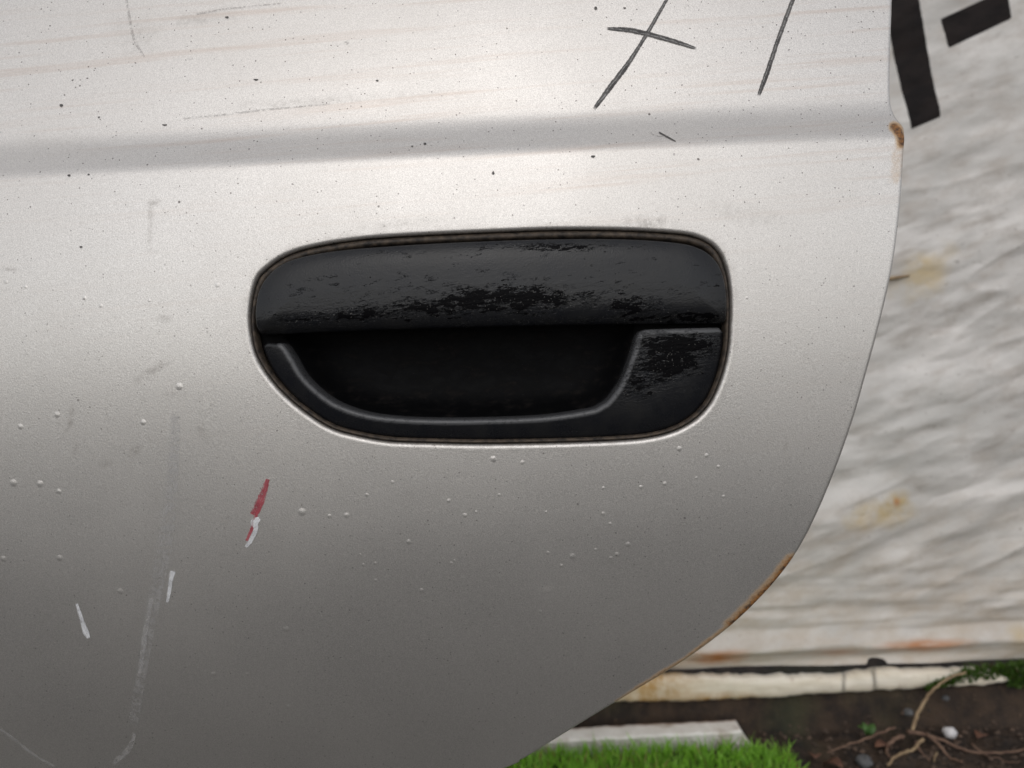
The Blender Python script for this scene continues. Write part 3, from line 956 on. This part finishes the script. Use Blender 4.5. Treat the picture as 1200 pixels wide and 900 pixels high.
# --- handle
HC = on_door(575, 400)[0]
BEZ_O = [(306, 402.5), (309, 417), (321, 441), (341, 465), (365, 485), (391, 500), (419, 508), (459, 514), (505, 516.5), (580, 517.5), (704, 514.5), (764, 509),
         (802, 495.5), (826, 474), (840.5, 446), (848.5, 412), (850.5, 392), (850.5, 385.5)]
BEZ_I = [(849, 384), (820, 384.5), (790, 385.2), (765, 386), (755, 387), (748, 391), (744.5, 402), (740, 417), (729, 446), (714, 468), (704, 475.5), (690, 481), (640, 488.5), (580, 491.5), (500, 492), (440, 487.5), (402, 477),
         (378, 463), (356, 442), (344, 422), (336, 409), (331, 403.5), (320, 402)]
BEZ = cont(BEZ_O + BEZ_I, True, 5)
FLAP = cont([(303, 391.5), (300.5, 378), (300.5, 362), (304, 342), (314, 324), (332, 309), (358, 300), (400, 293), (460, 288), (540, 283.5), (640, 280),
             (730, 280), (790, 284), (818, 290.5), (836, 303), (846, 321), (850.5, 345), (850.8, 368), (850, 379), (830, 380.2), (740, 381), (580, 384), (430, 388.5), (335, 392.5), (312, 393.5)], True, 6)
hx = lines([(HOLE[:, 0].min() - 0.002, HOLE[:, 0].max() + 0.002, 0.0007)])
hz = lines([(HOLE[:, 1].min() - 0.002, HOLE[:, 1].max() + 0.002, 0.0007)])
def mm(a):
    return a / 1000.0
FR = mm(1.2)
FB0, FB1 = on_door([303, 850], [392, 380.5])[:, [0, 2]]
def flap_d(P):
    d = np.clip(-sdf_poly(P, FLAP), 0, 1)
    db = np.clip(P[:, 1] - (FB0[1] + (P[:, 0] - FB0[0]) * (FB1[1] - FB0[1]) / (FB1[0] - FB0[0])), 0, 1)
    return door_y(P) - mm(0.8) - mm(3.4) * (1 - np.exp(-d / mm(5.0))) - mm(1.2) + mm(3.4) * np.exp(-(db / mm(2.9)) ** 1.4)
FV, FF = clip_sheet(hx, hz, lambda P: sdf_poly(P, FLAP) + FR, flap_d, roll(FR, mm(11), 6, 90))
fx, fy = proj(FV)
def fb(x0, y0, rx, ry, amt, ang=0):
    c, s = math.cos(R(ang)), math.sin(R(ang))
    dx, dy = fx - x0, fy - y0
    u, v = (dx * c + dy * s) / rx, (-dx * s + dy * c) / ry
    return np.exp(-(u * u + v * v)) * amt
peel = np.minimum(1, 0.02 + fb(600, 354, 75, 13, 0.95) + fb(740, 360, 34, 11, 0.85) + fb(815, 371, 48, 7, 1.0) + fb(645, 289, 70, 5, 0.95)
                  + fb(500, 362, 130, 10, 0.55, -5) + fb(370, 372, 90, 9, 0.5, -5) + fb(690, 376, 200, 6, 0.35) + fb(560, 338, 260, 18, 0.28)
                  + fb(470, 296, 60, 5, 0.4))
BR = mm(1.7)
def bez_d(P):
    d = np.clip(-sdf_poly(P, HOLE), 0, 1)
    return door_y(P) + mm(4.2) * np.exp(-(d / mm(7.0)) ** 1.3) - mm(1.0)
BV, BF = clip_sheet(hx, hz, lambda P: sdf_poly(P, BEZ) + BR, bez_d, roll(BR, mm(16), 6, 90))
fx, fy = proj(BV)
bpeel = np.minimum(1, 0.0 + fb(800, 402, 46, 14, 1.0) + fb(785, 425, 34, 18, 0.8) + fb(745, 455, 20, 14, 0.55) + fb(760, 430, 60, 40, 0.35))
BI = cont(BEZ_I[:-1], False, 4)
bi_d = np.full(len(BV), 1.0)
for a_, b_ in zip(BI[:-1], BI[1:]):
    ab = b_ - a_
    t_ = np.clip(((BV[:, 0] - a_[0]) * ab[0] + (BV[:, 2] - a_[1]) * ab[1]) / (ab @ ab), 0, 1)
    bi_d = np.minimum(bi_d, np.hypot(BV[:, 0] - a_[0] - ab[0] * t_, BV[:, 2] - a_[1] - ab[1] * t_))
ridge_light = sstep(mm(2.5), mm(1.6), bi_d) * sstep(mm(9), mm(2), BV[:, 1] - bez_d(BV[:, [0, 2]]))  # mask of the painted highlight on the inner ridge
handle = mesh('door_handle', BV, BF, M_BEZEL, door, attrs={'peel': bpeel, 'ridge_light': ridge_light})
handle['label'] = 'black flaking plastic surround of the pull handle'
flap = mesh('pull_flap', FV, FF, M_FLAP, handle, attrs={'peel': peel})
flap['label'] = 'black pull flap with cracked and peeling paint'
# recessed cup
NP = 240
CUP = cont([(748, 391), (741, 415), (729, 446), (714, 468), (692, 481), (640, 489), (580, 492), (500, 492), (440, 488), (402, 478), (378, 464), (356, 443),
            (343, 422), (332, 405), (322, 392), (330, 368), (380, 345), (480, 336), (600, 334), (700, 336), (740, 352), (750, 372)], True, 8)
cc = CUP.mean(0)
def by_angle(C, c, n=NP):
    a = np.unwrap(np.arctan2(C[:, 1] - c[1], C[:, 0] - c[0]))
    if a[-1] < a[0]:
        C, a = C[::-1], a[::-1]
    a0 = np.r_[a - 2 * math.pi, a, a + 2 * math.pi]
    C0 = np.vstack([C, C, C])
    s = np.argsort(a0, kind='stable')
    t = np.linspace(0, 2 * math.pi, n, endpoint=False)
    return np.stack([np.interp(t, a0[s], C0[s, i]) for i in range(2)], 1)
rH, rC = by_angle(HOLE, cc), by_angle(CUP, cc)
ringsV = []
def ring(C, d):
    ringsV.append(np.stack([C[:, 0], door_y(C) + d, C[:, 1]], 1))
ring(cc + (rH - cc) * 1.012, mm(9)); ring(rC, mm(9))
for f, d in ((0.985, 11), (0.965, 14), (0.94, 17.5), (0.90, 21), (0.84, 24), (0.75, 26.5), (0.6, 28.5), (0.4, 29.5), (0.2, 30), (0.02, 30)):
    ring(cc + (rC - cc) * f, mm(d))
V = np.vstack(ringsV)
F = [(k * NP + i, k * NP + (i + 1) % NP, (k + 1) * NP + (i + 1) % NP, (k + 1) * NP + i) for k in range(len(ringsV) - 1) for i in range(NP)]
F.append(tuple((len(ringsV) - 1) * NP + i for i in range(NP)))
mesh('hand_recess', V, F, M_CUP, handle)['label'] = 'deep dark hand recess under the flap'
# rubber gasket between hole and handle
gC = resample(HOLE, 420)
tg = np.roll(gC, -1, 0) - np.roll(gC, 1, 0)
nrm = np.stack([-tg[:, 1], tg[:, 0]], 1); nrm /= np.linalg.norm(nrm, axis=1)[:, None]
if ((cc - gC) * nrm).sum(1).mean() < 0:
    nrm = -nrm
prof = [(-0.6, 6.0), (0.2, 3.0), (0.7, 1.8), (1.2, 0.8), (1.7, 0.4), (2.2, 0.4), (2.7, 0.7), (3.2, 1.6), (3.5, 6.0)]
V = []
for o, d in prof:
    Q = gC + nrm * (mm(o) * (0.6 + 0.5 * sstep(-0.2, 0.5, -nrm[:, 1])))[:, None]
    V.append(np.stack([Q[:, 0], door_y(gC) + mm(d), Q[:, 1]], 1))
V = np.vstack(V)
n = len(gC)
F = [(k * n + i, k * n + (i + 1) % n, (k + 1) * n + (i + 1) % n, (k + 1) * n + i) for k in range(len(prof) - 1) for i in range(n)]
mesh('gasket', V, F, M_GASKET, handle)['label'] = 'brown dirt-caked rubber gasket round the handle'

# --- strokes, scuffs and scratches lying on the skin
def ribbon(name, pts, wid, mat, lift=0.00015, label=None, n=14):
    C = catmull(np.array(pts, float), n)
    w = np.interp(np.linspace(0, 1, len(C)), np.linspace(0, 1, len(wid)), wid) / 2 * 1.25
    tg = np.gradient(C, axis=0)
    tg /= np.linalg.norm(tg, axis=1)[:, None]
    nn = np.stack([-tg[:, 1], tg[:, 0]], 1)
    V, ac, al = [], [], []
    for s in (-1, -0.5, 0, 0.5, 1):
        V.append(C + nn * (w * s)[:, None]); ac += [s] * len(C); al += list(np.linspace(0, 1, len(C)))
    V = np.vstack(V)
    P = on_door(V[:, 0], V[:, 1], lift)
    m = len(C)
    F = [(k * m + i, k * m + i + 1, (k + 1) * m + i + 1, (k + 1) * m + i) for k in range(4) for i in range(m - 1)]
    o = mesh(name, P, F, mat, panel, attrs={'across': ac, 'along': al})
    if label:
        o['label'] = label
    return o
M_CRAYON = mat_mark('graphite_crayon', (0.045, 0.041, 0.039), (0.12, 0.112, 0.106), 0.80, 0.90, core=True, streaky=0.6)
M_WHITE = mat_mark('white_scrape', (0.55, 0.55, 0.56), (0.75, 0.75, 0.76), 0.74, 0.85)
M_RED = mat_mark('red_scrape', (0.32, 0.035, 0.055), (0.46, 0.09, 0.11), 0.62, 0.85, grain=700)
M_SCR = mat_mark('dark_scratch', (0.16, 0.14, 0.13), (0.3, 0.27, 0.25), 0.24, 0.75)
M_SCR2 = mat_mark('black_scratch', (0.04, 0.036, 0.034), (0.12, 0.11, 0.10), 0.72, 0.85)
M_HAZE = mat_mark('pale_drag', (0.42, 0.41, 0.41), (0.55, 0.54, 0.54), 0.26, 0.75, 0.3, 600, streaky=0.3)
M_PALE = mat_mark('pale_scratch', (0.5, 0.49, 0.49), (0.62, 0.61, 0.6), 0.32, 0.8, 0.2)
ribbon('marker_stroke', [(800, -34), (781, 0), (759, 38), (737, 73), (716, 101), (696, 128)], [3, 3, 3.8, 3.8, 5.5, 5.5, 3.5], M_CRAYON, label='long slanting dark crayon stroke of the cross')
ribbon('marker_stroke', [(711, 33.5), (735, 35), (757, 39.5), (785, 47), (816, 57)], [2.5, 4.8, 5.2, 5, 4.8, 2.5], M_CRAYON, 0.0002, 'short dark crayon stroke crossing the long one')
ribbon('marker_stroke', [(944, -40), (929, 0), (912, 46), (900, 82), (889, 112)], [3.5, 4, 4.6, 4.4, 5, 3.5], M_CRAYON, label='single dark crayon stroke near the door edge')
ribbon('paint_scuff', [(314, 561), (310, 574), (304, 590), (297, 604)], [4, 7, 9, 8], M_RED, label='red paint scuff')
ribbon('paint_scuff', [(302, 598), (297, 615), (289, 634)], [3, 4, 3], M_RED, 0.0002, 'thin red tail of the scuff')
ribbon('paint_scuff', [(305, 607), (299, 612), (300, 620), (294, 633), (288, 641)], [4, 9, 5, 5, 3], M_WHITE, 0.0003, 'white chip under the red scuff')
ribbon('paint_chip', [(90, 707), (95, 723), (100, 738), (104, 748)], [3, 4, 5, 7, 3], M_WHITE, label='white slanting chip')
ribbon('paint_chip', [(203, 669), (201, 676), (199, 690), (196, 706)], [6, 6, 4.5, 4, 2.5], M_WHITE, label='white upright chip')
ribbon('drag_mark', [(206, 480), (202, 560), (193, 640), (178, 720), (166, 790), (156, 850)], [10, 16, 22, 16, 13, 14], M_HAZE, label='pale vertical drag mark')
ribbon('drag_mark', [(178, 700), (170, 745), (164, 790)], [4, 7, 4], M_PALE, 0.0002)
ribbon('scratch', [(158, 858), (152, 876), (132, 895)], [3, 7, 6], M_PALE)
ribbon('scratch', [(-8, 848), (14, 864), (40, 884), (66, 899)], [3, 3.5, 3.5, 2], M_PALE)
ribbon('scratch', [(147, -10), (152, 22), (158, 48), (174, 74)], [3, 4, 4, 2.5], M_SCR)
ribbon('scratch', [(214, 139), (250, 136), (290, 131), (340, 126), (390, 122)], [2.5, 3, 3, 2.5, 1.5], M_SCR)
ribbon('scratch', [(760, 154), (768, 159), (778, 160)], [2, 2.2, 1.5], M_SCR)
ribbon('scratch', [(772, 155), (781, 160), (792, 166)], [1.8, 2.2, 1.4], M_SCR2)
ribbon('scratch', [(229, 17), (262, 11), (300, 7), (330, 4)], [3, 3, 2.5, 2], M_SCR)
for (x, y, w, h, mt) in [(406, 50, 8, 7, M_SCR), (72, 123, 5, 5, M_SCR2), (223, 68, 8, 5, M_SCR), (698, 9, 4, 6, M_SCR2), (732, 9, 4, 3, M_SCR2), (695, 183, 6, 4, M_SCR2),
                         (442, 94, 4, 3, M_SCR2), (116, 137, 3, 3, M_SCR2), (104, 204, 3, 3, M_SCR2), (95, 289, 4, 4, M_SCR2), (193, 146, 7, 3, M_SCR2), (498, 168, 4, 4, M_SCR2), (483, 171, 3, 3, M_SCR2),
                         (81, 205, 4, 4, M_SCR2), (300, 93, 7, 3, M_SCR2), (578, 202, 3, 6, M_SCR2), (266, 20, 5, 4, M_SCR2)]:
    ribbon('stone_chip', [(x - w * 0.4, y), (x, y + 0.6), (x + w * 0.4, y)], [h * 0.35, h * 0.75, h * 0.35], mt, n=5)
# paint blisters
bl = [(118, 358, 4), (99, 349, 4), (7, 330, 3), (30, 336, 3), (175, 352, 3), (255, 334, 5), (16, 566, 4.5), (47, 567, 4.5), (69, 576, 4), (70, 654, 5), (141, 693, 5),
      (4, 655, 4), (67, 486, 3.5), (24, 500, 3.5), (168, 495, 4), (210, 453, 5), (354, 600, 5), (386, 605, 4), (406, 604, 4.5), (479, 635, 4), (440, 660, 3), (335, 737, 5),
      (494, 692, 4), (578, 538, 4), (612, 542, 3.5), (526, 587, 3.5), (545, 604, 3.5), (558, 600, 3), (707, 572, 3.5), (751, 571, 4), (779, 567, 3), (796, 526, 3.5),
      (828, 534, 3), (816, 560, 2.5), (707, 602, 3), (715, 614, 3.5), (736, 638, 4), (723, 650, 4), (716, 654, 3), (698, 644, 3), (671, 652, 4), (658, 663, 3), (642, 648, 2.5),
      (529, 660, 3.5), (250, 790, 4), (290, 790, 3), (338, 828, 4), (253, 712, 3), (440, 680, 3), (842, 547, 2.5), (848, 582, 2.5), (640, 600, 2.5), (585, 580, 2.5), (460, 565, 3), (430, 580, 2.5)]
for _ in range(25):
    bl.append((random.uniform(20, 900), random.uniform(330, 860), random.uniform(1.4, 2.6)))
V, F = [], []
for (x, y, r) in bl:
    c = on_door(x, y)[0]
    if panel_f(np.array([[c[0], c[2]]]))[0] > -0.004:
        continue
    kk = random.uniform(0.6, 1.0)
    rr, hgt = r * 0.00038 * 1.15 * kk, r * 0.00038 * 0.13 * kk
    b = len(V)
    V.append((c[0], c[1] - hgt, c[2]))
    for j in range(1, 6):
        for i in range(12):
            q = np.array([[c[0] + rr * j / 5 * math.cos(i * math.pi / 6), c[2] + rr * j / 5 * math.sin(i * math.pi / 6)]])
            V.append((q[0, 0], door_y(q)[0] - hgt * (1 - (j / 5) ** 2) ** 2 - (0.00001 if j < 5 else -0.00002), q[0, 1]))
    for i in range(12):
        F.append((b, b + 1 + i, b + 1 + (i + 1) % 12))
        for j in range(4):
            F.append((b + 1 + j * 12 + i, b + 1 + (j + 1) * 12 + i, b + 1 + (j + 1) * 12 + (i + 1) % 12, b + 1 + j * 12 + (i + 1) % 12))
bo = mesh('paint_blisters', V, F, M_PAINT, panel, attrs={'top': [0.0] * len(V)})
bo['kind'] = 'stuff'
